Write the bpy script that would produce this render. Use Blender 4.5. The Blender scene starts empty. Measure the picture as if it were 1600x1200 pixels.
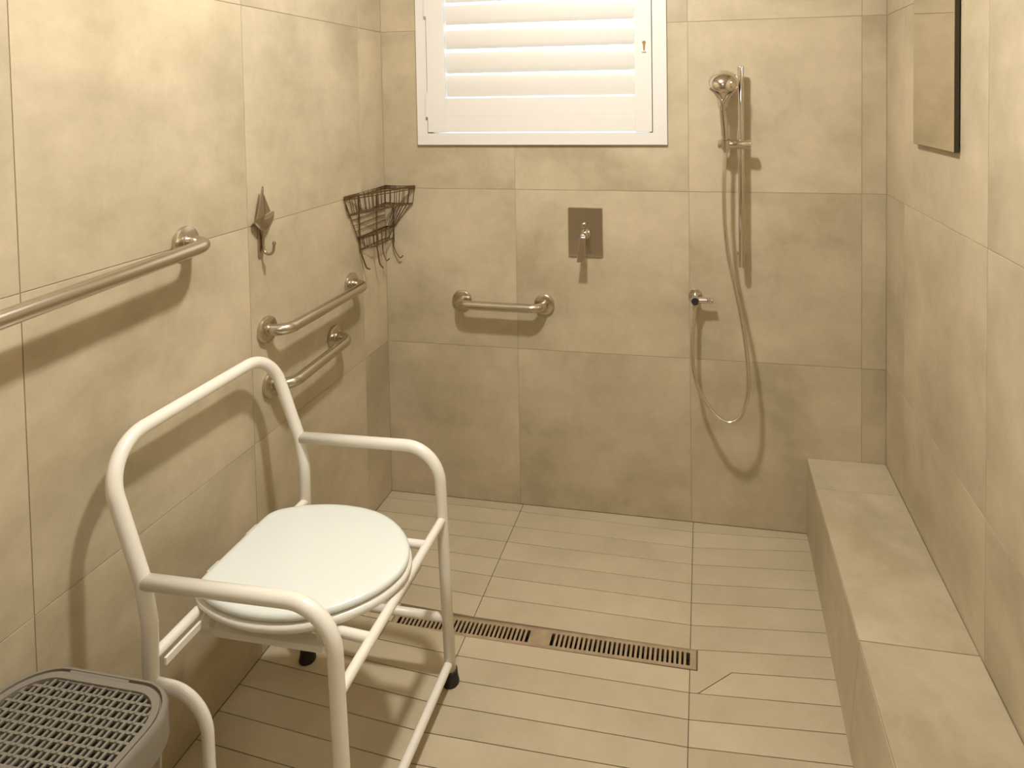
import bpy, bmesh, math, random
from mathutils import Vector, Matrix
random.seed(7)
C = bpy.context.scene.collection
scene = bpy.context.scene

# ------------------------------------------------------------------ camera
YAW, PIT, ROL = -0.1859, 0.0351, -0.0139
cam_d = bpy.data.cameras.new('camera')
cam = bpy.data.objects.new('camera', cam_d); C.objects.link(cam)
F = Vector((math.sin(YAW), math.cos(YAW), 0)); R = Vector((math.cos(YAW), -math.sin(YAW), 0)); U = Vector((0, 0, 1))
F2 = F*math.cos(PIT) - U*math.sin(PIT); U2 = U*math.cos(PIT) + F*math.sin(PIT)
R3 = R*math.cos(ROL) + U2*math.sin(ROL); U3 = U2*math.cos(ROL) - R*math.sin(ROL)
m = Matrix((R3, U3, -F2)).transposed().to_4x4(); m.translation = Vector((1.2166, -2.347, 1.5378))
cam.matrix_world = m
cam_d.sensor_width = 36; cam_d.sensor_fit = 'HORIZONTAL'
cam_d.lens = 1025.19/1600*36
cam_d.shift_x = (800-906.54)/1600; cam_d.shift_y = (187.78-600)/1600
cam_d.clip_start = 0.02
scene.camera = cam

# ------------------------------------------------------------------ world, lamps and fill light
w = bpy.data.worlds.new('world'); scene.world = w; w.use_nodes = True
bg = w.node_tree.nodes['Background']; bg.inputs[0].default_value = (0.74, 0.88, 1.0, 1); bg.inputs[1].default_value = 3.0

def area(name, loc, size, power, col, aim=None):
    d = bpy.data.lights.new(name, 'AREA'); d.shape = 'DISK'; d.size = size; d.energy = power; d.color = col
    o = bpy.data.objects.new(name, d); C.objects.link(o); o.location = loc
    if aim: o.rotation_euler = (Vector(aim)-Vector(loc)).to_track_quat('-Z', 'Y').to_euler()
    return o
pl = bpy.data.lights.new('ceiling_lamp', 'POINT'); pl.energy = 24; pl.shadow_soft_size = .06; pl.color = (1.0, 0.975, 0.945)
plo = bpy.data.objects.new('ceiling_lamp', pl); C.objects.link(plo); plo.location = (0.87, -1.12, 2.42)
area('ceiling_lamp_down', (0.87, -1.12, 2.42), 0.12, 16, (1.0, 0.975, 0.945))
area('rear_fill', (0.95, -2.75, 2.46), 0.60, 7.5, (1.0, 0.975, 0.945))  # unseen soft fill added behind the camera to lift the back wall

vs = scene.view_settings
vs.view_transform = 'Standard'; vs.look = 'None'; vs.gamma = 1; vs.use_curve_mapping = False
vs.exposure = 0.20

# ------------------------------------------------------------------ materials
def lin(c):
    return tuple(((x/255)/12.92 if x/255 <= .04045 else ((x/255+.055)/1.055)**2.4) for x in c)
def mat(name, col, rough=.5, metal=0, spec=.5, coat=0, bump=0, bscale=60, var=0):
    m = bpy.data.materials.new(name); m.use_nodes = True; nt = m.node_tree; b = nt.nodes['Principled BSDF']
    b.inputs['Base Color'].default_value = (*col, 1); b.inputs['Roughness'].default_value = rough
    b.inputs['Metallic'].default_value = metal; b.inputs['Specular IOR Level'].default_value = spec
    b.inputs['Coat Weight'].default_value = coat
    tc = nt.nodes.new('ShaderNodeTexCoord')
    n = nt.nodes.new('ShaderNodeTexNoise'); n.inputs['Scale'].default_value = bscale; n.inputs['Detail'].default_value = 4
    nt.links.new(tc.outputs['Object'], n.inputs['Vector'])
    if var:
        mx = nt.nodes.new('ShaderNodeMix'); mx.data_type = 'RGBA'
        mx.inputs[6].default_value = (*[c*(1-var) for c in col], 1); mx.inputs[7].default_value = (*[min(1, c*(1+var)) for c in col], 1)
        nt.links.new(n.outputs['Fac'], mx.inputs[0]); nt.links.new(mx.outputs[2], b.inputs['Base Color'])
    if bump:
        bp = nt.nodes.new('ShaderNodeBump'); bp.inputs['Strength'].default_value = bump; bp.inputs['Distance'].default_value = .001
        nt.links.new(n.outputs['Fac'], bp.inputs['Height']); nt.links.new(bp.outputs['Normal'], b.inputs['Normal'])
    return m
def tile_mat(name, base, rough=.42, amp=.18):
    m = bpy.data.materials.new(name); m.use_nodes = True; nt = m.node_tree; N = nt.nodes; L = nt.links; b = N['Principled BSDF']
    tc = N.new('ShaderNodeTexCoord'); oi = N.new('ShaderNodeObjectInfo')
    sc = N.new('ShaderNodeVectorMath'); sc.operation = 'SCALE'; sc.inputs[0].default_value = (13, 7, 19); L.new(oi.outputs['Random'], sc.inputs['Scale'])
    ad = N.new('ShaderNodeVectorMath'); ad.operation = 'ADD'; L.new(tc.outputs['Object'], ad.inputs[0]); L.new(sc.outputs[0], ad.inputs[1])
    def noise(scale, det, dist=0, rg=.6):
        n = N.new('ShaderNodeTexNoise'); n.inputs['Scale'].default_value = scale; n.inputs['Detail'].default_value = det
        n.inputs['Distortion'].default_value = dist; n.inputs['Roughness'].default_value = rg; L.new(ad.outputs[0], n.inputs['Vector']); return n
    n1 = noise(3.0, 6, .25, .58); n2 = noise(15, 6, .3, .7)
    mp = N.new('ShaderNodeMapping'); mp.inputs['Scale'].default_value = (2.2, 2.2, 9); L.new(ad.outputs[0], mp.inputs['Vector'])
    n3 = N.new('ShaderNodeTexNoise'); n3.inputs['Scale'].default_value = 1.6; n3.inputs['Detail'].default_value = 5; L.new(mp.outputs[0], n3.inputs['Vector'])
    def mth(op, a, bb):
        q = N.new('ShaderNodeMath'); q.operation = op
        for i, v in enumerate((a, bb)):
            if isinstance(v, (int, float)): q.inputs[i].default_value = v
            else: L.new(v, q.inputs[i])
        return q.outputs[0]
    s = mth('ADD', mth('MULTIPLY', n1.outputs['Fac'], .62), mth('ADD', mth('MULTIPLY', n2.outputs['Fac'], .26), mth('MULTIPLY', n3.outputs['Fac'], .12)))
    rp = N.new('ShaderNodeValToRGB'); L.new(s, rp.inputs[0])
    e = rp.color_ramp.elements
    e[0].position = .38; e[0].color = (*[base[i]*(1-amp*k) for i, k in enumerate((1, 1.02, 1.25))], 1)
    e[1].position = .62; e[1].color = (*[base[i]*(1+amp*k) for i, k in enumerate((1, 1.0, 1.12))], 1)
    q = rp.color_ramp.elements.new(.50); q.color = (*base, 1)
    # small shade difference from tile to tile
    br = N.new('ShaderNodeHueSaturation'); L.new(rp.outputs[0], br.inputs['Color'])
    L.new(mth('ADD', mth('MULTIPLY', oi.outputs['Random'], .06), .97), br.inputs['Value'])
    L.new(br.outputs[0], b.inputs['Base Color'])
    L.new(mth('ADD', mth('MULTIPLY', n2.outputs['Fac'], .14), rough-.07), b.inputs['Roughness'])
    b.inputs['Specular IOR Level'].default_value = .42
    bp = N.new('ShaderNodeBump'); bp.inputs['Strength'].default_value = .12; bp.inputs['Distance'].default_value = .002
    L.new(n2.outputs['Fac'], bp.inputs['Height']); L.new(bp.outputs[0], b.inputs['Normal'])
    return m
TILE = (.505, .428, .290)
M_wall = tile_mat('porcelain_wall_tile', TILE, .46)
M_floor = tile_mat('porcelain_floor_slat', (.505, .428, .290), .48, .10)
M_grout = mat('grout', (.44, .36, .24), .9, var=.35, bscale=7)
M_groutf = mat('grout_floor', (.22, .15, .085), .9, var=.4, bscale=12)
M_ceil = mat('ceiling_paint', (.62, .56, .46), .8, bump=.1, bscale=200)
M_white = mat('shutter_paint', (.78, .76, .71), .35, var=.02, bscale=30)
M_cream = mat('powder_coat_cream', (.84, .80, .70), .32, coat=.15, bump=.03, bscale=300, var=.03)
M_lid = mat('white_plastic', (.80, .84, .79), .22, coat=.2)
M_ring = mat('seat_plastic', (.84, .82, .74), .3)
M_rub = mat('black_rubber', (.012, .010, .009), .6, bump=.2, bscale=200)
M_chrome = mat('chrome', (.70, .64, .58), .09, 1, bump=.02, bscale=80)
M_steel = mat('brushed_steel', (.60, .54, .44), .25, 1, bump=.08, bscale=300)
M_plate = mat('mixer_steel', (.66, .60, .50), .25, 1)
M_bronze = mat('tarnished_wire', (.20, .13, .07), .4, .85, var=.3, bscale=80)
M_pewter = mat('pewter', (.46, .39, .31), .3, 1, bump=.3, bscale=120)
M_brass = mat('aged_brass', (.33, .21, .09), .4, .9)
M_dark = mat('dark_void', (.02, .015, .01), .8)
M_mir = mat('mirror_silver', (.80, .76, .66), .03, 1)
M_medge = mat('mirror_edge', (.035, .028, .014), .35)
M_grey = mat('grey_plastic', (.22, .195, .155), .38, bump=.05, bscale=200, var=.05)
M_drain = mat('drain_steel', (.44, .335, .21), .45, .30, var=.35, bscale=30)
M_drainr = mat('drain_frame_steel', (.40, .31, .20), .42, .35, var=.2, bscale=30)
M_glass = bpy.data.materials.new('window_glass'); M_glass.use_nodes = True
g = M_glass.node_tree.nodes['Principled BSDF']; g.inputs['Transmission Weight'].default_value = 1; g.inputs['Roughness'].default_value = 0.25
g.inputs['IOR'].default_value = 1.45; g.inputs['Base Color'].default_value = (.95, .98, 1, 1)

# ------------------------------------------------------------------ helpers
def link(name, bm, mt, parent=None, smooth=False, kind=None):
    me = bpy.data.meshes.new(name); bmesh.ops.recalc_face_normals(bm, faces=bm.faces[:]); bm.to_mesh(me); bm.free()
    for a in (mt if isinstance(mt, (list, tuple)) else [mt]): me.materials.append(a)
    if smooth:
        for p in me.polygons: p.use_smooth = True
        if smooth != 'all': me.set_sharp_from_angle(angle=math.radians(38))
    o = bpy.data.objects.new(name, me); C.objects.link(o)
    if parent:
        o.parent = parent
        o.matrix_parent_inverse = Matrix.Translation(-parent.location)
    if kind: o['kind'] = kind
    return o
def tag(o, label, cat, group=None):
    o['label'] = label; o['category'] = cat
    if group: o['group'] = group
    return o
def thing(name, label, cat, loc, group=None):
    o = bpy.data.objects.new(name, None); C.objects.link(o); o.location = loc; o.empty_display_size = .1
    return tag(o, label, cat, group)
def inset(poly, d):
    n = len(poly); out = []
    area2 = sum(poly[i][0]*poly[(i+1) % n][1]-poly[(i+1) % n][0]*poly[i][1] for i in range(n))
    s = 1 if area2 > 0 else -1
    for i in range(n):
        a, b, c = Vector(poly[i-1]), Vector(poly[i]), Vector(poly[(i+1) % n])
        u = (b-a).normalized(); v = (c-b).normalized()
        nu = Vector((-u.y, u.x))*s; nv = Vector((-v.y, v.x))*s
        k = 1+nu.dot(nv); out.append(tuple(b+(nu+nv)*(d/max(k, .2))))
    return out
def prism(bm, poly, to3, h0, h1, bev=.0):
    """prism over a 2D polygon, top at h1 with a chamfered edge; to3(x,y,h)->3D"""
    rings = [(poly, h0), (poly, h1-bev)] if bev else [(poly, h0), (poly, h1)]
    if bev: rings.append((inset(poly, bev), h1))
    V = [[bm.verts.new(to3(x, y, h)) for x, y in p] for p, h in rings]
    n = len(poly)
    for a, b in zip(V, V[1:]):
        for i in range(n): bm.faces.new((a[i], a[(i+1) % n], b[(i+1) % n], b[i]))
    bm.faces.new(V[0][::-1]); bm.faces.new(V[-1])
XY = lambda x, y, h: (x, y, h)
def box(bm, x0, x1, y0, y1, z0, z1, bev=0):
    r = bmesh.ops.create_cube(bm, size=1)
    for v in r['verts']:
        v.co = Vector(((x0+x1)/2+v.co.x*(x1-x0), (y0+y1)/2+v.co.y*(y1-y0), (z0+z1)/2+v.co.z*(z1-z0)))
    if bev:
        es = list({e for v in r['verts'] for e in v.link_edges})
        bmesh.ops.bevel(bm, geom=es, offset=bev, segments=2, affect='EDGES', profile=.5)
def fillet(pts, rad, seg=8):
    """polyline with its inner corners rounded; rad: number or list"""
    pts = [Vector(p) for p in pts]; out = [pts[0]]
    for i in range(1, len(pts)-1):
        r = rad[i-1] if isinstance(rad, (list, tuple)) else rad
        a, b, c = pts[i-1], pts[i], pts[i+1]
        u = (a-b).normalized(); v = (c-b).normalized(); ang = u.angle(v)
        if r <= 0 or ang > math.pi-.02: out.append(b); continue
        t = min(r/math.tan(ang/2), (a-b).length*.74 if i > 1 else (a-b).length*.95, (c-b).length*.74 if i < len(pts)-2 else (c-b).length*.95)
        r = t*math.tan(ang/2)
        cen = b+(u+v).normalized()*(r/math.sin(ang/2))
        p0 = b+u*t-cen; p1 = b+v*t-cen; tot = p0.angle(p1); ax = p0.cross(p1).normalized()
        for k in range(seg+1): out.append(cen+Matrix.Rotation(tot*k/seg, 3, ax) @ p0)
    out.append(pts[-1]); return out
def tube(bm, pts, r, n=14, caps=True, closed=False):
    pts = [Vector(p) for p in pts]; rs = r if isinstance(r, (list, tuple)) else [r]*len(pts)
    N = len(pts); tang = []
    for i in range(N):
        a = pts[i-1] if (i > 0 or closed) else pts[i]; b = pts[(i+1) % N] if (i < N-1 or closed) else pts[i]
        tang.append((b-a).normalized())
    up = Vector((0, 0, 1)) if abs(tang[0].z) < .9 else Vector((0, 1, 0))
    x = tang[0].cross(up).normalized(); rings = []
    for i in range(N):
        t = tang[i]; x = (x-t*x.dot(t)).normalized(); y = t.cross(x)
        rings.append([bm.verts.new(pts[i]+(x*math.cos(k*2*math.pi/n)+y*math.sin(k*2*math.pi/n))*rs[i]) for k in range(n)])
    pr = list(zip(rings, rings[1:]))+([(rings[-1], rings[0])] if closed else [])
    for a, b in pr:
        for k in range(n): bm.faces.new((a[k], a[(k+1) % n], b[(k+1) % n], b[k]))
    if caps and not closed: bm.faces.new(rings[0][::-1]); bm.faces.new(rings[-1])
def lathe(bm, prof, origin, axis, n=32):
    """prof: list of (radius, distance along the axis)"""
    axis = Vector(axis).normalized(); q = Vector((0, 0, 1)).rotation_difference(axis); origin = Vector(origin); rings = []
    for r, d in prof:
        rings.append([bm.verts.new(origin+q @ Vector((r*math.cos(k*2*math.pi/n), r*math.sin(k*2*math.pi/n), d))) for k in range(n)] if r > 1e-6 else [bm.verts.new(origin+axis*d)])
    for a, b in zip(rings, rings[1:]):
        for k in range(n):
            if len(a) == 1 and len(b) == 1: break
            if len(a) == 1: bm.faces.new((a[0], b[(k+1) % n], b[k]))
            elif len(b) == 1: bm.faces.new((a[k], a[(k+1) % n], b[0]))
            else: bm.faces.new((a[k], a[(k+1) % n], b[(k+1) % n], b[k]))
    for rr, rev in ((rings[0], 1), (rings[-1], 0)):
        if len(rr) > 1: bm.faces.new(rr[::-1] if rev else rr)
def NB(): return bmesh.new()
def struct(name, bm, mt): return link(name, bm, mt, kind='structure')

# ------------------------------------------------------------------ room shell
W = 1.8201; YB = -3.3; H = 2.5; TH = .005; GAP = .0010
ZR = [0.0, .597, 1.197, 1.797, 2.397, H]
# window opening in the back wall
wx0, wx1, wz0, wz1 = .170, 1.072, 1.385, 2.10
bm = NB()
for b in ((-.15, wx0, 0, H), (wx1, W+.15, 0, H), (wx0, wx1, 0, wz0), (wx0, wx1, wz1, H)):
    box(bm, b[0], b[1], TH-.0035, .16, b[2], b[3])
wall_back = struct('wall_back', bm, M_grout)
bm = NB(); box(bm, -.16, -TH+.0035, YB, TH, 0, H); wall_left = struct('wall_left', bm, M_grout)
bm = NB(); box(bm, W+TH-.0035, W+.16, YB, TH, 0, H); wall_right = struct('wall_right', bm, M_grout)
bm = NB(); box(bm, -.16, W+.16, YB-.15, YB, 0, H); wall_rear = struct('wall_rear', bm, mat('rear_wall_paint', (.36, .28, .18), .6))
bm = NB(); box(bm, -.16, W+.16, YB-.15, .16, H, H+.1); struct('ceiling', bm, M_ceil)

def panel(parent, to3, poly, mt=M_wall, bev=.0004, h0=0., h1=TH, name='tile'):
    bm = NB(); prism(bm, inset(poly, GAP), to3, h0, h1, bev); return link(name, bm, mt, parent)
back = lambda x, z, h: (x, TH-h, z)
left = lambda y, z, h: (-TH+h, y, z)
right = lambda y, z, h: (W+TH-h, y, z)
XS = [0, .5252, 1.1639, 1.7418, W]
for i in range(4):
    for j in range(5):
        x0, x1, z0, z1 = XS[i], XS[i+1], ZR[j], ZR[j+1]
        if x1 <= wx0 or x0 >= wx1 or z1 <= wz0 or z0 >= wz1:
            poly = [(x0, z0), (x1, z0), (x1, z1), (x0, z1)]; panel(wall_back, back, poly); continue
        a, b = max(x0, wx0), min(x1, wx1); c, d = max(z0, wz0), min(z1, wz1)
        if a > x0 and c > z0 and d >= z1: poly = [(x0, z0), (x1, z0), (x1, c), (a, c), (a, z1), (x0, z1)]
        elif a > x0 and c <= z0 and d < z1: poly = [(x0, z0), (a, z0), (a, d), (x1, d), (x1, z1), (x0, z1)]
        elif b < x1 and c > z0 and d >= z1: poly = [(x0, z0), (x1, z0), (x1, z1), (b, z1), (b, c), (x0, c)]
        elif b < x1 and c <= z0 and d < z1: poly = [(b, z0), (x1, z0), (x1, z1), (x0, z1), (x0, d), (b, d)]
        elif c > z0: poly = [(x0, z0), (x1, z0), (x1, c), (x0, c)]
        else: poly = [(x0, d), (x1, d), (x1, z1), (x0, z1)]
        panel(wall_back, back, poly)
YL = [0, -.1737, -.776, -1.380, -1.980, -2.58, -3.18, YB]
for i in range(len(YL)-1):
    for j in range(5):
        panel(wall_left, left, [(YL[i+1], ZR[j]), (YL[i], ZR[j]), (YL[i], ZR[j+1]), (YL[i+1], ZR[j+1])])
YR = [0, -.197, -.797, -1.397, -1.997, -2.597, -3.197, YB]
for i in range(len(YR)-1):
    for j in range(5):
        panel(wall_right, right, [(YR[i+1], ZR[j]), (YR[i], ZR[j]), (YR[i], ZR[j+1]), (YR[i+1], ZR[j+1])])

# floor: slatted strips cut from the tiles, laid to fall towards the drain
FT = .006
bm = NB()
dx0, dx1 = .300, 1.188
for b in ((-.16, dx0, YB, .02), (dx1, W+.16, YB, .02), (dx0, dx1, YB, -.619), (dx0, dx1, -.549, .02)):
    box(bm, b[0], b[1], b[2], b[3], -.12, -FT)
box(bm, dx0, dx1, -.619, -.549, -.12, -.06)
floor = struct('floor', bm, M_groutf)
LX = [0, .53, 1.17, 1.562]
rows = [(0, 0, 0, 0), (.045, .043, .055, .032), (.125, .129, .136, .092), (.205, .212, .218, .184), (.285, .298, .305, .269), (.360, .378, .384, .347),
        (.440, .464, .469, .432), (.518, .546, .554, .515), (.585, .617, .620, .585), (.650, .683, .689, .662), (.718, .757, .763, .735),
        (.787, .829, .833, .812), (.865, .905, .905, .882)]
while rows[-1][0] < 1.9: rows.append(tuple(v+.0755 for v in rows[-1]))
SX = [0, .536, 1.170, 1.562]
def yat(r, x):
    v = rows[r]
    for k in range(3):
        if x <= LX[k+1] or k == 2:
            t = (x-LX[k])/(LX[k+1]-LX[k]); return -(v[k]+(v[k+1]-v[k])*t)
flo = lambda x, y, h: (x, y, h-FT)
def slat(r, x0, x1, r2=None):
    r2 = r2 or r+1
    p = [(x0, yat(r, x0)), (x0, yat(r2, x0)), (x1, yat(r2, x1)), (x1, yat(r, x1))]
    panel(floor, flo, p, M_floor, .0004, 0, FT, 'floor_slat')
for r in range(len(rows)-1):
    if r == 7:                                   # the row that holds the drain
        slat(r, 0, dx0); continue
    for k in range(3):
        x0, x1 = SX[k], SX[k+1]
        if k == 2 and r == 8: continue
        if k == 0 and r in (5, 6, 8): slat(r, x0, .292); slat(r, .292, x1)
        else: slat(r, x0, x1)
panel(floor, flo, [(1.190, yat(7, 1.19)), (1.562, yat(7, 1.562)), (1.562, yat(8, 1.562)), (1.280, yat(8, 1.28)), (1.192, yat(9, 1.19)), (1.170, yat(9, 1.17)), (1.170, -.6195), (1.190, -.6195)], M_floor, .0004, 0, FT, 'floor_slat')
panel(floor, flo, [(1.280, yat(8, 1.28)), (1.562, yat(8, 1.562)), (1.562, yat(9, 1.562)), (1.192, yat(9, 1.19))], M_floor, .0004, 0, FT, 'floor_slat')
yend = [yat(len(rows)-1, x) for x in SX]
for k in range(3):
    ys = [None, -2.60, YB]
    panel(floor, flo, [(SX[k], yend[k]), (SX[k], -2.6), (SX[k+1], -2.6), (SX[k+1], yend[k+1])], M_floor, .0004, 0, FT, 'floor_tile')
    panel(floor, flo, [(SX[k], -2.6), (SX[k], YB), (SX[k+1], YB), (SX[k+1], -2.6)], M_floor, .0004, 0, FT, 'floor_tile')

# ------------------------------------------------------------------ tiled ledge along the right wall
BX, BZ = W-.2579, .2705
BY = -3.29
led = thing('tiled_ledge', 'low long tiled ledge running along the foot of the right wall', 'ledge', (W-.13, -1.6, 0))
bm = NB(); tt = .006
prism(bm, [(BX+tt+.0, -TH), (W-.001, -TH), (W-.001, BY), (BX+tt, BY)], XY, 0.0, BZ-tt)
link('core', bm, M_grout, led)
YBN = [-.0005, -.1783, -.778, -1.378, -1.978, -2.578, BY]
for i in range(len(YBN)-1):
    bm = NB(); prism(bm, inset([(BX+.0, YBN[i]), (W-.001, YBN[i]), (W-.001, YBN[i+1]), (BX, YBN[i+1])], .001), XY, BZ-tt, BZ, .0008)
    link('tile', bm, M_wall, led)
    bm = NB()
    v = []
    for x in (0, 1):
        for y, z in ((YBN[i]-.001, .0), (YBN[i+1]+.001, .0), (YBN[i+1]+.001, BZ-tt-.001), (YBN[i]-.001, BZ-tt-.001)):
            lean = min(.022, .026*abs(y)) if z < .1 else 0
            v.append(bm.verts.new((BX+x*(tt if z > .1 else tt+lean)-lean*(1-x), y, z)))
    for f in ((0, 1, 2, 3), (7, 6, 5, 4), (0, 4, 5, 1), (1, 5, 6, 2), (2, 6, 7, 3), (3, 7, 4, 0)): bm.faces.new([v[q] for q in f])
    link('tile', bm, M_wall, led)

# ------------------------------------------------------------------ linear drain
dr = thing('linear_drain', 'long narrow slotted metal drain grate set in the floor', 'drain', ((dx0+dx1)/2, -.584, 0))
y0, y1 = -.6165, -.5515
bm = NB()
fr = .0035
for b in ((dx0+.001, dx1-.001, y0, y0+fr), (dx0+.001, dx1-.001, y1-fr, y1), (dx0+.001, dx0+.001+fr, y0+fr, y1-fr), (dx1-.001-fr, dx1-.001, y0+fr, y1-fr)):
    box(bm, b[0], b[1], b[2], b[3], -.03, -.0015)
link('frame', bm, M_drainr, dr)
sx0, sx1 = dx0+.001+fr, dx1-.001-fr
ga, gb = y0+fr+.008, y1-fr-.008           # ends of the slots
bm = NB(); box(bm, sx0, sx1, y0+fr, ga, -.006, -.002); box(bm, sx0, sx1, gb, y1-fr, -.006, -.002)
for a, b in ((sx0, sx0+.012), (.716, .779), (sx1-.014, sx1)): box(bm, a, b, ga, gb, -.006, -.002)
link('grate_plate', bm, M_drain, dr)
def bars(a, b, n):
    p = (b-a)/n
    for i in range(n+1):
        c = a+i*p
        if 0 < i < n:
            bm = NB(); box(bm, c-p*.26, c+p*.26, ga, gb, -.006, -.002); link('grate_bar', bm, M_drain, dr)
bars(sx0+.012, .716, 31); bars(.779, sx1-.014, 29)
bm = NB(); box(bm, sx0, sx1, y0+fr, y1-fr, -.035, -.030); link('channel', bm, M_dark, dr)

# ------------------------------------------------------------------ window with shutter
bm = NB()
fx0, fx1, fz0, fz1 = .148, 1.090, 1.365, 2.13
ix0, ix1, iz0, iz1 = .1885, 1.0400, 1.4085, 2.09
for b in ((fx0, ix0, fz0, fz1), (ix1, fx1, fz0, fz1), (ix0, ix1, fz0, iz0), (ix0, ix1, iz1, fz1)):
    box(bm, b[0], b[1], -.012, -.0005, b[2], b[3])
for b in ((wx0+.002, ix0, wz0+.002, wz1-.002), (ix1, wx1-.002, wz0+.002, wz1-.002), (ix0, ix1, wz0+.002, iz0), (ix0, ix1, iz1, wz1-.002)):
    box(bm, b[0], b[1], -.0005, .12, b[2], b[3])
for a, b in ((ix0-.003, ix0+.012), (ix1-.014, ix1+.003)): box(bm, a, b, .0135, .03, iz0-.003, iz1)
win = link('window_1', bm, M_white, kind='structure')
px0, px1, pz0, pz1 = .1915, 1.0375, 1.4125, 2.086
lx0, lx1, lz0, lz1 = .262, .977, 1.542, 2.04
bm = NB(); box(bm, px0, lx0, -.016, .012, pz0, pz1, .0015); link('shutter_stile', bm, M_white, win)
bm = NB(); box(bm, lx1, px1, -.016, .012, pz0-.001, pz1, .0015); link('shutter_stile', bm, M_white, win)
bm = NB(); box(bm, lx0, lx1, -.015, .011, pz0+.002, lz0-.070, .0012); box(bm, lx0, lx1, -.0145, .011, lz0-.0698, lz0-.002, .0008); box(bm, lx0+.001, lx1-.001, -.010, .009, lz0-.08, lz0-.06); link('shutter_rail', bm, M_white, win)
bm = NB(); box(bm, lx0, lx1, -.015, .011, lz1+.002, pz1, .0015); link('shutter_rail', bm, M_white, win)
gaps = [.004, .006, .013, .020, .010, .010]
for i in range(6):
    z0 = lz0+.0878*i+gaps[0]/2 if i == 0 else lz0+.0878*i+gaps[i]/2
    z1 = lz0+.0878*(i+1)-gaps[min(i+1, 5)]/2
    z1 = min(z1, lz1-.002)
    if z1-z0 < .02: continue
    bm = NB()
    # blade: elliptical section, almost closed
    n = 12; cz = (z0+z1)/2; hz = (z1-z0)/2; tl = math.radians(-7)
    ra, rb = [], []
    for k in range(n):
        a = 2*math.pi*k/n; u = math.cos(a)*hz; v = math.sin(a)*.0055
        z = cz+u*math.cos(tl)-v*math.sin(tl); y = -.001+u*math.sin(tl)*1.0+v*math.cos(tl)
        ra.append(bm.verts.new((lx0+.0035, y, z))); rb.append(bm.verts.new((lx1-.002, y, z)))
    for k in range(n): bm.faces.new((ra[k], ra[(k+1) % n], rb[(k+1) % n], rb[k]))
    bm.faces.new(ra[::-1]); bm.faces.new(rb)
    link('louver', bm, M_white, win, smooth=True)
for hz0, hz1 in ((1.470, 1.565), (1.848, 1.945)):
    bm = NB(); box(bm, .1835, .1925, -.0175, -.012, hz0, hz1, .001); h = link('hinge', bm, M_white, win)
    bm = NB(); box(bm, .1835, .1925, -.0175, -.012, hz0-.008, hz0-.0005, .001); link('hinge_pin', bm, M_steel, h)
bm = NB(); lathe(bm, [(0, 0), (.0065, 0), (.0065, .003), (0, .003)], (1.0115, -.0155, 1.728), (0, -1, 0), 20)
prism(bm, [(1.0075, 1.725), (1.0155, 1.725), (1.0135, 1.700), (1.0095, 1.700)], lambda x, y, h: (x, -h, y), .0155, .0183)
k = link('keyhole', bm, M_brass, win)
bm = NB(); box(bm, 1.004, 1.019, -.0175, -.0155, 1.692, 1.695); link('latch_plate', bm, M_steel, win)
bm = NB(); box(bm, wx0+.02, wx1-.02, .098, .103, wz0+.025, wz1-.02); link('pane', bm, M_glass, win)

# ------------------------------------------------------------------ mirror on the right wall
mi = thing('mirror', 'frameless rectangular mirror mounted on the right wall', 'mirror', (W, -.485, 1.75))
bm = NB(); box(bm, W-.014, W-.004, -.642, -.334, 1.392, 2.05); link('backing', bm, M_medge, mi)
bm = NB(); box(bm, W-.016, W-.014, -.6405, -.3355, 1.3935, 2.0485); link('glass', bm, M_mir, mi)
bm = NB(); box(bm, W-.004, W-.0002, -.60, -.38, 1.45, 1.99); link('mount', bm, M_medge, mi)

# ------------------------------------------------------------------ grab bars
def grab_bar(label, p0, p1, out, standoff, near=0):
    """p0, p1 flange centres on the wall, out = wall normal"""
    p0, p1, out = Vector(p0), Vector(p1), Vector(out)
    t = thing('grab_bar', label, 'grab bar', p0, None)
    bm = NB(); pts = fillet([p0+out*.004, p0+out*standoff, p1+out*standoff, p1+out*.004], .042, 10)
    tube(bm, pts, .0160, 20); link('rail', bm, M_steel, t, smooth=True)
    for p in (p0, p1):
        bm = NB(); lathe(bm, [(.0375, .0), (.0385, .004), (.0375, .010), (.034, .0125), (.0185, .0135), (.0175, .0165), (.0165, .0165)], p, out, 40)
        link('flange', bm, M_steel, t, smooth=True)
    return t
grab_bar('short steel grab bar on the back wall, left of the mixer', (.310, 0, .774), (.631, 0, .771), (0, -1, 0), .062)
grab_bar('long steel grab bar high on the left wall, cut by the left edge', (0, -1.900, 1.163), (0, -.999, 1.206), (1, 0, 0), .074)
grab_bar('upper of the two short steel grab bars near the left corner', (0, -.717, .896), (0, -.266, .898), (1, 0, 0), .064)
grab_bar('lower of the two short steel grab bars, behind the chair back', (0, -.703, .735), (0, -.378, .752), (1, 0, 0), .064)

# ------------------------------------------------------------------ shower mixer
mx = thing('shower_mixer', 'rectangular metal shower mixer plate with a downward lever on the back wall', 'mixer', (.789, 0, 1.046))
def rrect(x0, x1, z0, z1, r, n=5):
    p = []
    for cx, cz, a0 in ((x1-r, z0+r, -90), (x1-r, z1-r, 0), (x0+r, z1-r, 90), (x0+r, z0+r, 180)):
        for k in range(n+1):
            a = math.radians(a0+90*k/n); p.append((cx+r*math.cos(a), cz+r*math.sin(a)))
    return p
bk = lambda x, z, h: (x, -h, z)
bm = NB(); prism(bm, rrect(.7255, .854, .957, 1.136, .006), bk, 0, .010, .0025); link('plate', bm, M_plate, mx, smooth=True)
bm = NB(); lathe(bm, [(.0085, .009), (.0085, .030), (.0065, .033), (0, .034)], (.787, 0, 1.073), (0, -1, 0), 20); link('diverter_knob', bm, M_chrome, mx, smooth=True)
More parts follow.
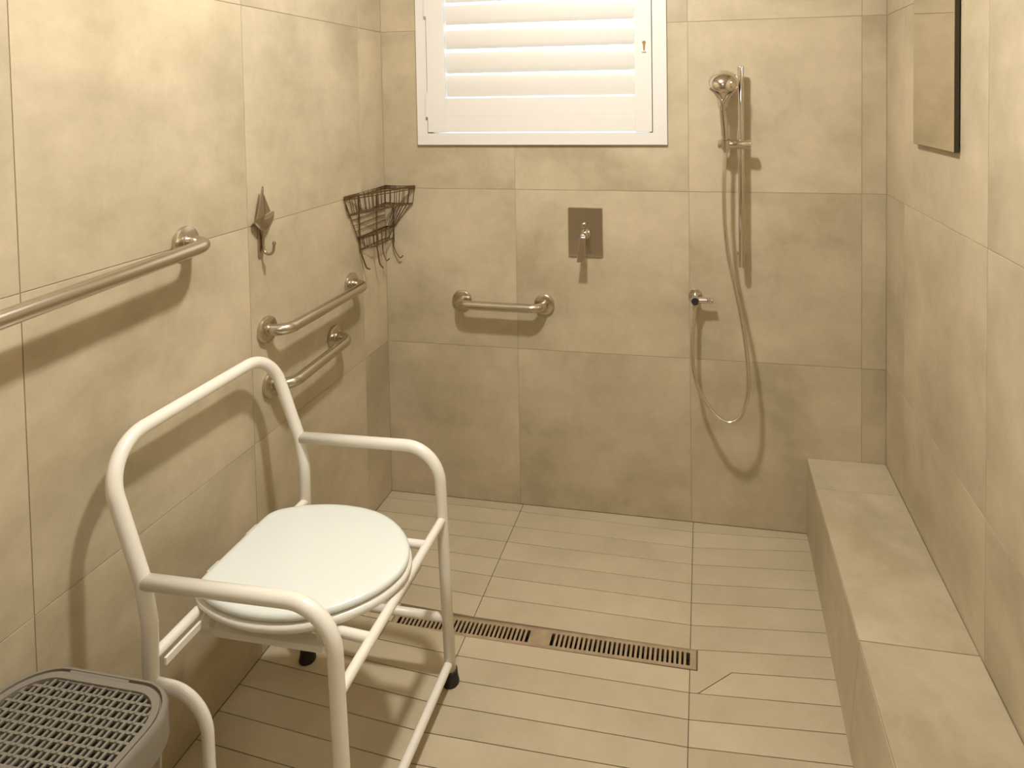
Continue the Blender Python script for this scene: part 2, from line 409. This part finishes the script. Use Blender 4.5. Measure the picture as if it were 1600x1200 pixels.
bm = NB(); lathe(bm, [(.018, .009), (.018, .018), (.0135, .022), (.0135, .046), (.011, .050), (0, .051)], (.792, 0, 1.040), (0, -1, 0), 28); link('spindle', bm, M_chrome, mx, smooth=True)
bm = NB()
prof = [(1.048, .046, .008), (1.030, .052, .010), (1.005, .056, .0115), (.975, .060, .014), (.948, .065, .0155)]
rg = []
for z, y, hw in prof:
    rg.append([bm.verts.new((.789+sx*hw-(1.048-z)*.06, -(y+sy*.0035), z)) for sx, sy in ((-1, -1), (1, -1), (1, 1), (-1, 1))])
for a, b in zip(rg, rg[1:]):
    for k in range(4): bm.faces.new((a[k], a[(k+1) % 4], b[(k+1) % 4], b[k]))
bm.faces.new(rg[0]); bm.faces.new(rg[-1][::-1])
bmesh.ops.bevel(bm, geom=bm.edges[:], offset=.0012, segments=1, affect='EDGES')
link('lever', bm, M_chrome, mx, smooth=True)

# ------------------------------------------------------------------ shower rail, hand shower, hose, wall outlet
RY = -.055; rx = 1.3415
ra = thing('shower_rail', 'vertical chrome shower rail with sliding holder on the back wall', 'shower rail', (rx, 0, 1.28))
bm = NB(); lathe(bm, [(.0, 0), (.0095, 0), (.0105, .002), (.0105, .684), (.0095, .686), (0, .686)], (rx, RY, .948), (0, 0, 1), 24); link('rail', bm, M_chrome, ra, smooth=True)
for z in (1.590, .985):
    bm = NB(); lathe(bm, [(.013, 0), (.013, .004), (.0085, .007), (.0085, .052)], (rx, 0, z), (0, -1, 0), 20); link('wall_bracket', bm, M_chrome, ra, smooth=True)
bm = NB(); lathe(bm, [(0, -.030), (.0135, -.030), (.015, -.028), (.015, .076), (.0135, .078), (0, .078)], (rx, RY-.018, 1.371), (-1, 0, 0), 28); sl = link('slider', bm, M_chrome, ra, smooth=True)
hx, hy = 1.289, RY-.022
bm = NB(); lathe(bm, [(.0125, -.016), (.0155, -.016), (.0175, .016), (.0135, .016), (.0125, -.016)], (hx, hy, 1.371), (0, -.12, 1), 28); link('holder_cup', bm, M_chrome, sl, smooth=True)

hs = thing('hand_shower', 'chrome hand shower with a domed head hanging in the rail holder', 'hand shower', (hx, hy, 1.37))
bm = NB()
hp = [(hx+.001, hy+.004, 1.345), (hx, hy, 1.372), (hx-.003, hy-.006, 1.42), (hx-.006, hy-.012, 1.46), (hx-.009, hy-.016, 1.495)]
tube(bm, hp, [.0095, .0115, .0125, .0125, .0118], 18); link('handle', bm, M_chrome, hs, smooth=True)
hc = Vector((hx-.005, hy-.022, 1.583)); ax = Vector((.02, -.62, .78)).normalized()   # domed back turned up and towards the room
bm = NB(); lathe(bm, [(0, .032), (.010, .0315), (.020, .029), (.032, .0235), (.042, .0150), (.0485, .005), (.0500, -.002), (.0490, -.008), (.045, -.012)], hc, ax, 44); hd = link('head', bm, M_chrome, hs, smooth='all')
bm = NB(); lathe(bm, [(.045, -.012), (.042, -.0135), (0, -.0140)], hc, ax, 44); link('spray_face', bm, M_dark, hd, smooth=True)
# tapering neck that spreads into two arms below the dome
bm = NB(); rings = []
nk = [(1.485, .0118, .0100, .016), (1.503, .0135, .0095, .018), (1.520, .0190, .0090, .021), (1.534, .0270, .0085, .026), (1.548, .0350, .0080, .034), (1.562, .0420, .0075, .042)]
for z, a, b, off in nk:
    rings.append([bm.verts.new((hx-.008+(z-1.485)*.05+a*math.cos(t*math.pi/12), hy-off+b*math.sin(t*math.pi/12)+(.010*(abs(math.cos(t*math.pi/12))**2) if z > 1.51 else 0), z)) for t in range(24)])
for a, b in zip(rings, rings[1:]):
    for k in range(24): bm.faces.new((a[k], a[(k+1) % 24], b[(k+1) % 24], b[k]))
bm.faces.new(rings[0][::-1]); bm.faces.new(rings[-1]); link('neck', bm, M_chrome, hs, smooth='all')
for q in (-1, 1):
    p = [Vector((hx-.008, hy-.024, 1.488)), Vector((hx-.008+q*.002, hy-.029, 1.525)), Vector((hx-.006+q*.022, hy-.040, 1.545)), Vector((hx-.005+q*.044, hy-.036, 1.562))]
    pp = []
    for i in range(15):
        t = i/14; pp.append(p[0]*(1-t)**3+p[1]*3*t*(1-t)**2+p[2]*3*t*t*(1-t)+p[3]*t**3)
    bm = NB(); tube(bm, pp, [.006]*15, 12); link('arm', bm, M_chrome, hs, smooth=True)

# hose
def cat(pts, n=10):
    P = [Vector(p) for p in pts]; P = [P[0]*2-P[1]]+P+[P[-1]*2-P[-2]]; out = []
    for i in range(1, len(P)-2):
        for k in range(n):
            t = k/n; a, b, c, d = P[i-1:i+3]
            out.append(.5*((2*b)+(c-a)*t+(2*a-5*b+4*c-d)*t*t+(3*b-3*c+d-a)*t**3))
    out.append(P[-2]); return out
hz = [(hx, hy+.004, 1.347), (hx-.002, hy, 1.310), (hx-.006, -.083, 1.245), (1.284, -.088, 1.124), (1.296, -.092, .993), (1.323, -.097, .863), (1.346, -.104, .735),
      (1.359, -.110, .606), (1.354, -.119, .522), (1.334, -.124, .464), (1.297, -.125, .437), (1.250, -.120, .455), (1.206, -.104, .512), (1.180, -.094, .578), (1.173, -.080, .660), (1.177, -.062, .735), (1.1835, -.050, .795)]
bm = NB(); cp = cat(hz, 26)
tube(bm, cp, [.0066+(.0006 if i % 2 else 0) for i in range(len(cp))], 12)
ho = link('shower_hose', bm, mat('hose_steel', (.78, .72, .63), .22, 1), smooth='all')
tag(ho, 'flexible metal shower hose looping from the hand shower down to the wall outlet', 'shower hose')

ou = thing('hose_outlet', 'small round chrome hose outlet with a stub valve beside the tile joint', 'outlet', (1.184, 0, .824))
bm = NB(); lathe(bm, [(.0245, 0), (.0255, .003), (.0235, .008), (.012, .011), (.0105, .034)], (1.184, 0, .826), (0, -1, 0), 32); link('flange', bm, M_chrome, ou, smooth=True)
bm = NB(); lathe(bm, [(0, 0), (.0135, 0), (.0145, .003), (.0145, .030), (.0135, .032), (0, .032)], (1.1835, -.030, .8235), (0, -1, 0), 28); bd = link('body', bm, M_chrome, ou, smooth=True)
bm = NB(); lathe(bm, [(.0125, 0), (.0125, .0022), (0, .0024)], (1.1835, -.062, .8235), (0, -1, 0), 24); link('end_cap', bm, M_dark, bd, smooth=True)
bm = NB(); lathe(bm, [(.0105, .010), (.0105, .040), (.008, .041), (.0075, .046), (.0095, .047), (.0095, .060), (.008, .062), (0, .062)], (1.1835, -.046, .8235), (1, 0, .02), 24); link('stub', bm, M_chrome, ou, smooth=True)
bm = NB(); lathe(bm, [(.0085, .012), (.0095, .014), (.0095, .034), (.008, .036)], (1.1835, -.049, .8235), (0, 0, -1), 20); link('hose_nut', bm, M_chrome, ou, smooth=True)

# ------------------------------------------------------------------ sailing boat hook
bo = thing('boat_hook', 'small metal sailing boat robe hook on the left wall', 'hook', (0, -.735, 1.19))
lf = lambda y, z, h: (h, y, z)
BYC = -.735
bm = NB(); prism(bm, [(BYC-.028, 1.2165), (BYC+.004, 1.222), (BYC+.001, 1.299), (BYC-.002, 1.300)], lf, .016, .0195, .001); link('sail', bm, M_pewter, bo)
bm = NB(); prism(bm, [(BYC+.007, 1.2235), (BYC+.030, 1.229), (BYC+.004, 1.278)], lf, .016, .0195, .001); link('sail', bm, M_pewter, bo)
bm = NB(); tube(bm, [(.0175, BYC+.002, 1.200), (.0175, BYC+.0005, 1.303)], .0021, 8); link('mast', bm, M_pewter, bo, smooth=True)
bm = NB(); ringsb = []
for i in range(13):
    u = -1+2*i/12; y = BYC+.003+u*.040; hw = .013*math.sqrt(max(.02, 1-u*u)); top = 1.2135+.010*u*u+.004*u; bot = 1.180+.028*u*u
    rr = []
    for k in range(9):
        a = math.pi*k/8; rr.append(bm.verts.new((.018+math.cos(a)*hw, y, top-(top-bot)*math.sin(a))))
    ringsb.append(rr)
for a, b in zip(ringsb, ringsb[1:]):
    for k in range(8): bm.faces.new((a[k], a[k+1], b[k+1], b[k]))
    bm.faces.new((a[0], b[0], b[8], a[8]))
bm.faces.new(ringsb[0]); bm.faces.new(ringsb[-1][::-1])
link('hull', bm, M_pewter, bo, smooth=True)
bm = NB()
pth = cat([(.014, BYC+.004, 1.186), (.010, BYC+.006, 1.160), (.009, BYC+.007, 1.138), (.016, BYC+.006, 1.118), (.032, BYC+.004, 1.114), (.044, BYC+.001, 1.124), (.048, BYC, 1.146)], 6)
tube(bm, pth, .0038, 10); lathe(bm, [(0, -.006), (.004, -.0045), (.0055, 0), (.004, .0045), (0, .006)], pth[-1], (0, 0, 1), 12)
link('hook', bm, M_pewter, bo, smooth=True)
bm = NB(); prism(bm, rrect(BYC-.005, BYC+.012, 1.105, 1.215, .004), lf, 0, .006, .001); link('back_plate', bm, M_pewter, bo)

# ------------------------------------------------------------------ wire corner basket
ba = thing('corner_basket', 'dark wire corner basket with a smaller tier and hooks below', 'basket', (0.02, -.02, 1.13))
def wire(name, pts, r, parent=ba, closed=False, mt=M_bronze):
    bm = NB(); tube(bm, pts, r, 8, closed=closed); return link(name, bm, mt, parent, smooth=True)
A, O, B = (.006, -.302), (.006, -.006), (.128, -.006)
V2 = (.104, -.060)
def ring2(z, k=1., A=A, B=B):
    return [(A[0], A[1]*k, z), (O[0], O[1], z), (B[0]*k, B[1], z)]
zt, zb = 1.206, 1.140
wire('top_rim', ring2(zt), .0032, closed=True); wire('top_rim', ring2(zt-.010), .0018, closed=True)
kb = .92
wire('lower_rim', ring2(zb, kb), .0026, closed=True)
def lerp(a, b, t): return tuple(a[i]+(b[i]-a[i])*t for i in range(len(a)))
edges = [((A, O), 9), ((O, B), 6), ((A, B), 11)]
for (P, Q), n in edges:
    for i in range(n+1):
        p = lerp(P, Q, i/n); wire('upright_wire', [(p[0], p[1], zt), (max(.006, p[0]*kb), p[1]*kb, zb)], .0013)
for i in range(1, 9):                       # floor wires run away from the back wall
    x = .006+(B[0]*kb-.006)*i/9; yy = A[1]*kb*(1-(x-.006)/(B[0]*kb-.006))
    wire('floor_wire', [(x, -.006, zb), (x, yy, zb)], .0013)
for t in (.33, .66):
    wire('floor_wire', [(.006, A[1]*kb*t, zb-.001), (.006+(B[0]*kb-.006)*(1-t), A[1]*kb*t, zb-.001)], .0013)
wire('side_wire', [(.006, -.300, zt-.01), (.006, -.268, zb), (.006, -.218, 1.048)], .0018)
kb = .9
for i in range(6):
    xs = .040+.014*i; wire('sloping_wire', [(xs, -.006, zb), (xs*.40, -.008, 1.050)], .0012)
for i in range(3):
    zz = zb-.022*(i+1); wire('side_wire', [(.006, -.262+.014*i, zz), (.006, -.010, zz)], .0012)
# hanging frame and small tier
z2 = 1.048; A2 = (.006, -.216); V = (.036, -.160); B2 = (.038, -.006)
wire('hanger', fillet([(.006, -.205, zt), (.006, -.203, 1.00), (.018, -.180, .925), (.032, -.185, .930)], .03), .0028)
wire('hanger', fillet([(.040, -.140, zt-.012), (.034, -.134, 1.00), (.036, -.118, .925), (.050, -.120, .918)], .03), .0028)
wire('hanger', [(.038, -.006, zb), (.038, -.006, z2-.06)], .002)
r2 = [(A2[0], A2[1], z2), (V[0], V[1], z2), (B2[0], B2[1], z2), (.006, -.006, z2)]
wire('small_rim', r2, .0036, closed=True); wire('small_rim', [(p[0]*.9, p[1]*.9-.002, p[2]-.045) for p in r2], .002, closed=True)
for i in range(4):
    P, Q = r2[i], r2[(i+1) % 4]; n = (4, 5, 2, 6)[i]
    for k in range(n):
        p = lerp(P, Q, k/n); wire('upright_wire', [p, (p[0]*.9, p[1]*.9-.002, z2-.045)], .0013)
for p in ((.030, -.060), (.060, -.010)):
    wire('basket_hook', cat([(p[0]*.6, p[1], z2-.045), (p[0]*.7, p[1]-.003, .965), (p[0]+.006, p[1]-.008, .932), (p[0]+.020, p[1]-.010, .940)], 6), .0022)

# ------------------------------------------------------------------ commode shower chair
ch = thing('shower_chair', 'cream tube-framed commode shower chair with a closed white lid', 'chair', (.34, -1.02, 0))
YN, YF = -1.275, -.765
def P3(y, l): return [(x, y, z) for x, z in l]
rt = .0148
bm = NB()
loop = P3(YN, [(.134, .03), (.143, .36), (.142, .52), (.130, .604), (.046, .800), (.030, .852)])
lf2 = P3(YF, [(.030, .852), (.046, .800), (.129, .622), (.142, .54), (.143, .36), (.134, .03)])
path = fillet([loop[0], loop[2], (.129, YN, .604), (.056, YN-.010, .859), (.060, YF-.018, .861), (.129, YF, .622), lf2[3], lf2[5]], [.08, .10, .095, .095, .10, .08], 12)
tube(bm, path, rt, 22); link('back_frame', bm, M_cream, ch, smooth='all')
for y, za, dx in ((YN, .603, .006), (YF, .625, .0)):
    bm = NB(); tube(bm, fillet([(.136, y, za-.002), (.531+dx, y, za+.004), (.541+dx, y, .30), (.551+dx*.5, y, .03)], [.095, .5], 14), rt, 22)
    link('arm_and_front_leg', bm, M_cream, ch, smooth='all')
    bm = NB(); tube(bm, fillet([(.145, y, .398), (.263, y, .392), (.266, y, .174), (.545, y, .174)], [.085, .075], 14), .0112, 18)
    link('side_rail', bm, M_cream, ch, smooth='all')
    for fx, fy in ((.134, y), (.551+dx*.5, y)):
        bm = NB(); lathe(bm, [(.0215, 0), (.0225, .004), (.0195, .016), (.0178, .036), (.0152, .037)], (fx, fy, 0.0005), (0, 0, 1), 24)
        link('rubber_foot', bm, M_rub, ch, smooth=True)
rr = .0112
bm = NB(); tube(bm, [(.538, YF, .440), (.545, YN, .440)], rr, 18); link('front_seat_rail', bm, M_cream, ch, smooth=True)
bm = NB(); tube(bm, [(.549, YF, .056), (.553, YN, .056)], rr, 18); link('front_foot_rail', bm, M_cream, ch, smooth=True)
bm = NB(); tube(bm, [(.143, YF, .448), (.143, YN, .448)], rr, 18); link('rear_seat_rail', bm, M_cream, ch, smooth=True)
for y in (-1.150, -.868):
    bm = NB(); tube(bm, [(.146, y+(.03 if y < -1 else 0), .440), (.540, y, .440)], .0105, 16); link('seat_side_rail', bm, M_cream, ch, smooth=True)
bm = NB(); box(bm, .158, .164, -1.262, -1.130, .424, .440, .001); link('bracket', bm, M_cream, ch)
for y, s in ((-1.130, 1), (-.882, -1)):
    bm = NB(); box(bm, .122, .420, min(y, y+s*.030), max(y, y+s*.030), .372, .386, .001)
    for x in (.145, .285, .405): box(bm, x-.005, x+.005, y+s*.012-.003, y+s*.012+.003, .386, .454)
    link('pan_guide', bm, M_cream, ch)
# seat and lid (D shaped, straight edge towards the backrest)
half = [(.117, .0), (.117, .100), (.121, .122), (.135, .139), (.160, .153), (.200, .169), (.240, .179), (.280, .184), (.320, .184), (.360, .180), (.400, .170), (.440, .152), (.475, .128), (.505, .100), (.528, .068), (.543, .035), (.549, 0)]
CY = -1.006
full = [(x, CY+h) for x, h in half]+[(x, CY-h) for x, h in half[-2:0:-1]]
def smooth_poly(p, it=1):
    for _ in range(it):
        q = []
        for i in range(len(p)):
            a, b = p[i], p[(i+1) % len(p)]
            q += [(a[0]*.75+b[0]*.25, a[1]*.75+b[1]*.25), (a[0]*.25+b[0]*.75, a[1]*.25+b[1]*.75)]
        p = q
    return p
full = smooth_poly(full)
def stack(bm, layers):
    """closed solid from (inset, z) layers of the D outline"""
    V = [[bm.verts.new((x, y, z)) for x, y in (inset(full, d) if d else full)] for d, z in layers]; n = len(full)
    for a, b in zip(V, V[1:]):
        for i in range(n): bm.faces.new((a[i], a[(i+1) % n], b[(i+1) % n], b[i]))
    return V
bm = NB(); V = stack(bm, [(.012, .4755), (.003, .4760), (.000, .4785), (-.0005, .483), (.0015, .488), (.006, .491), (.013, .4925), (.024, .4930)])
bm.faces.new(V[0][::-1]); bm.faces.new(V[-1]); lid = link('lid', bm, M_lid, ch, smooth='all')
bm = NB(); V = stack(bm, [(.070, .470), (.062, .4735), (.015, .4735), (.002, .472), (-.004, .468), (-.0055, .461), (-.001, .453), (.006, .448), (.012, .452), (.060, .458), (.070, .470)])
link('seat', bm, M_ring, ch, smooth='all')
for y in (-1.07, -.94):
    bm = NB(); tube(bm, [(.112, y-.018, .474), (.112, y+.018, .474)], .008, 14); link('lid_hinge', bm, M_lid, ch, smooth=True)

# ------------------------------------------------------------------ grey laundry hamper with perforated lid
hm = thing('laundry_hamper', 'grey plastic hamper with a slotted lid, in the near left corner', 'hamper', (.18, -1.60, 0))
hx0, hx1, hy0, hy1, hz1 = .012, .3405, -1.720, -1.392, .530
def rr2(ins, r=.085, n=9):
    return rrect(hx0+ins, hx1-ins, hy0+ins, hy1-ins, max(.01, r-ins), n)
def loft(bm, layers, r=.085, close0=True, close1=True):
    V = [[bm.verts.new((x, y, z)) for x, y in rr2(i, r)] for i, z in layers]; n = len(V[0])
    for a, b in zip(V, V[1:]):
        for i in range(n): bm.faces.new((a[i], a[(i+1) % n], b[(i+1) % n], b[i]))
    if close0: bm.faces.new(V[0][::-1])
    if close1: bm.faces.new(V[-1])
bm = NB(); loft(bm, [(.045, .001), (.040, .03), (.012, .478), (.014, .478), (.042, .035), (.047, .006)]); link('body', bm, M_grey, hm, smooth=True)
# skirt of the lid and groove
bm = NB(); loft(bm, [(.004, .470), (.0, .474), (.0, .520), (.0015, .5265), (.005, .530), (.0085, .530), (.009, .524), (.012, .524), (.0125, .5285), (.024, .5275), (.025, .519), (.009, .517), (.006, .470), (.004, .470)], close0=False, close1=False)
link('lid_rim', bm, M_grey, hm, smooth=True)
bm = NB(); box(bm, .100, .222, hy1-.0140, hy1-.0075, .520, .5292, .002); link('lid_handle', bm, M_grey, hm)
# slotted panel: cross strips with staggered raised ridges
bm = NB()
px, py = .0122, .0142
gx0, gx1, gy0, gy1 = hx0+.024, hx1-.024, -1.557, hy1-.024
def inside(x, y, r=.060):
    cx = min(max(x, gx0+r), gx1-r); cy = min(y, gy1-r)
    return (x-cx)**2+(y-cy)**2 <= (r)**2+1e-9
def clipx(y, r=.060):
    cy = min(y, gy1-r); d = abs(y-cy); s = r-math.sqrt(max(0, r*r-d*d)); return gx0+s, gx1-s
ny = int((gy1-gy0)/py)
for j in range(ny+1):
    y = gy0+j*(gy1-gy0)/ny; a, b = clipx(y)
    box(bm, a-.003, b+.003, y-.0021, y+.0021, .5195, .5237)
nx = int((gx1-gx0)/px)
for j in range(ny):
    y = gy0+(j+.5)*(gy1-gy0)/ny; hh = (gy1-gy0)/ny/2
    for i in range(nx+1):
        x = gx0+i*(gx1-gx0)/nx
        if not (inside(x, y)): continue
        if (i+j) % 2 == 0: box(bm, x-.0024, x+.0024, y-hh*1.2, y+hh*1.2, .5205, .5250, .0006)
        else: box(bm, x-.0022, x+.0022, y-hh, y+hh, .5190, .5225)
link('slotted_panel', bm, M_grey, hm, kind='stuff')
bm = NB(); box(bm, gx0, gx1, -1.578, -1.5575, .516, .5275, .002); box(bm, gx0+.01, gx1-.01, hy0+.022, -1.590, .512, .5255, .002)
link('lid_flap', bm, M_grey, hm)
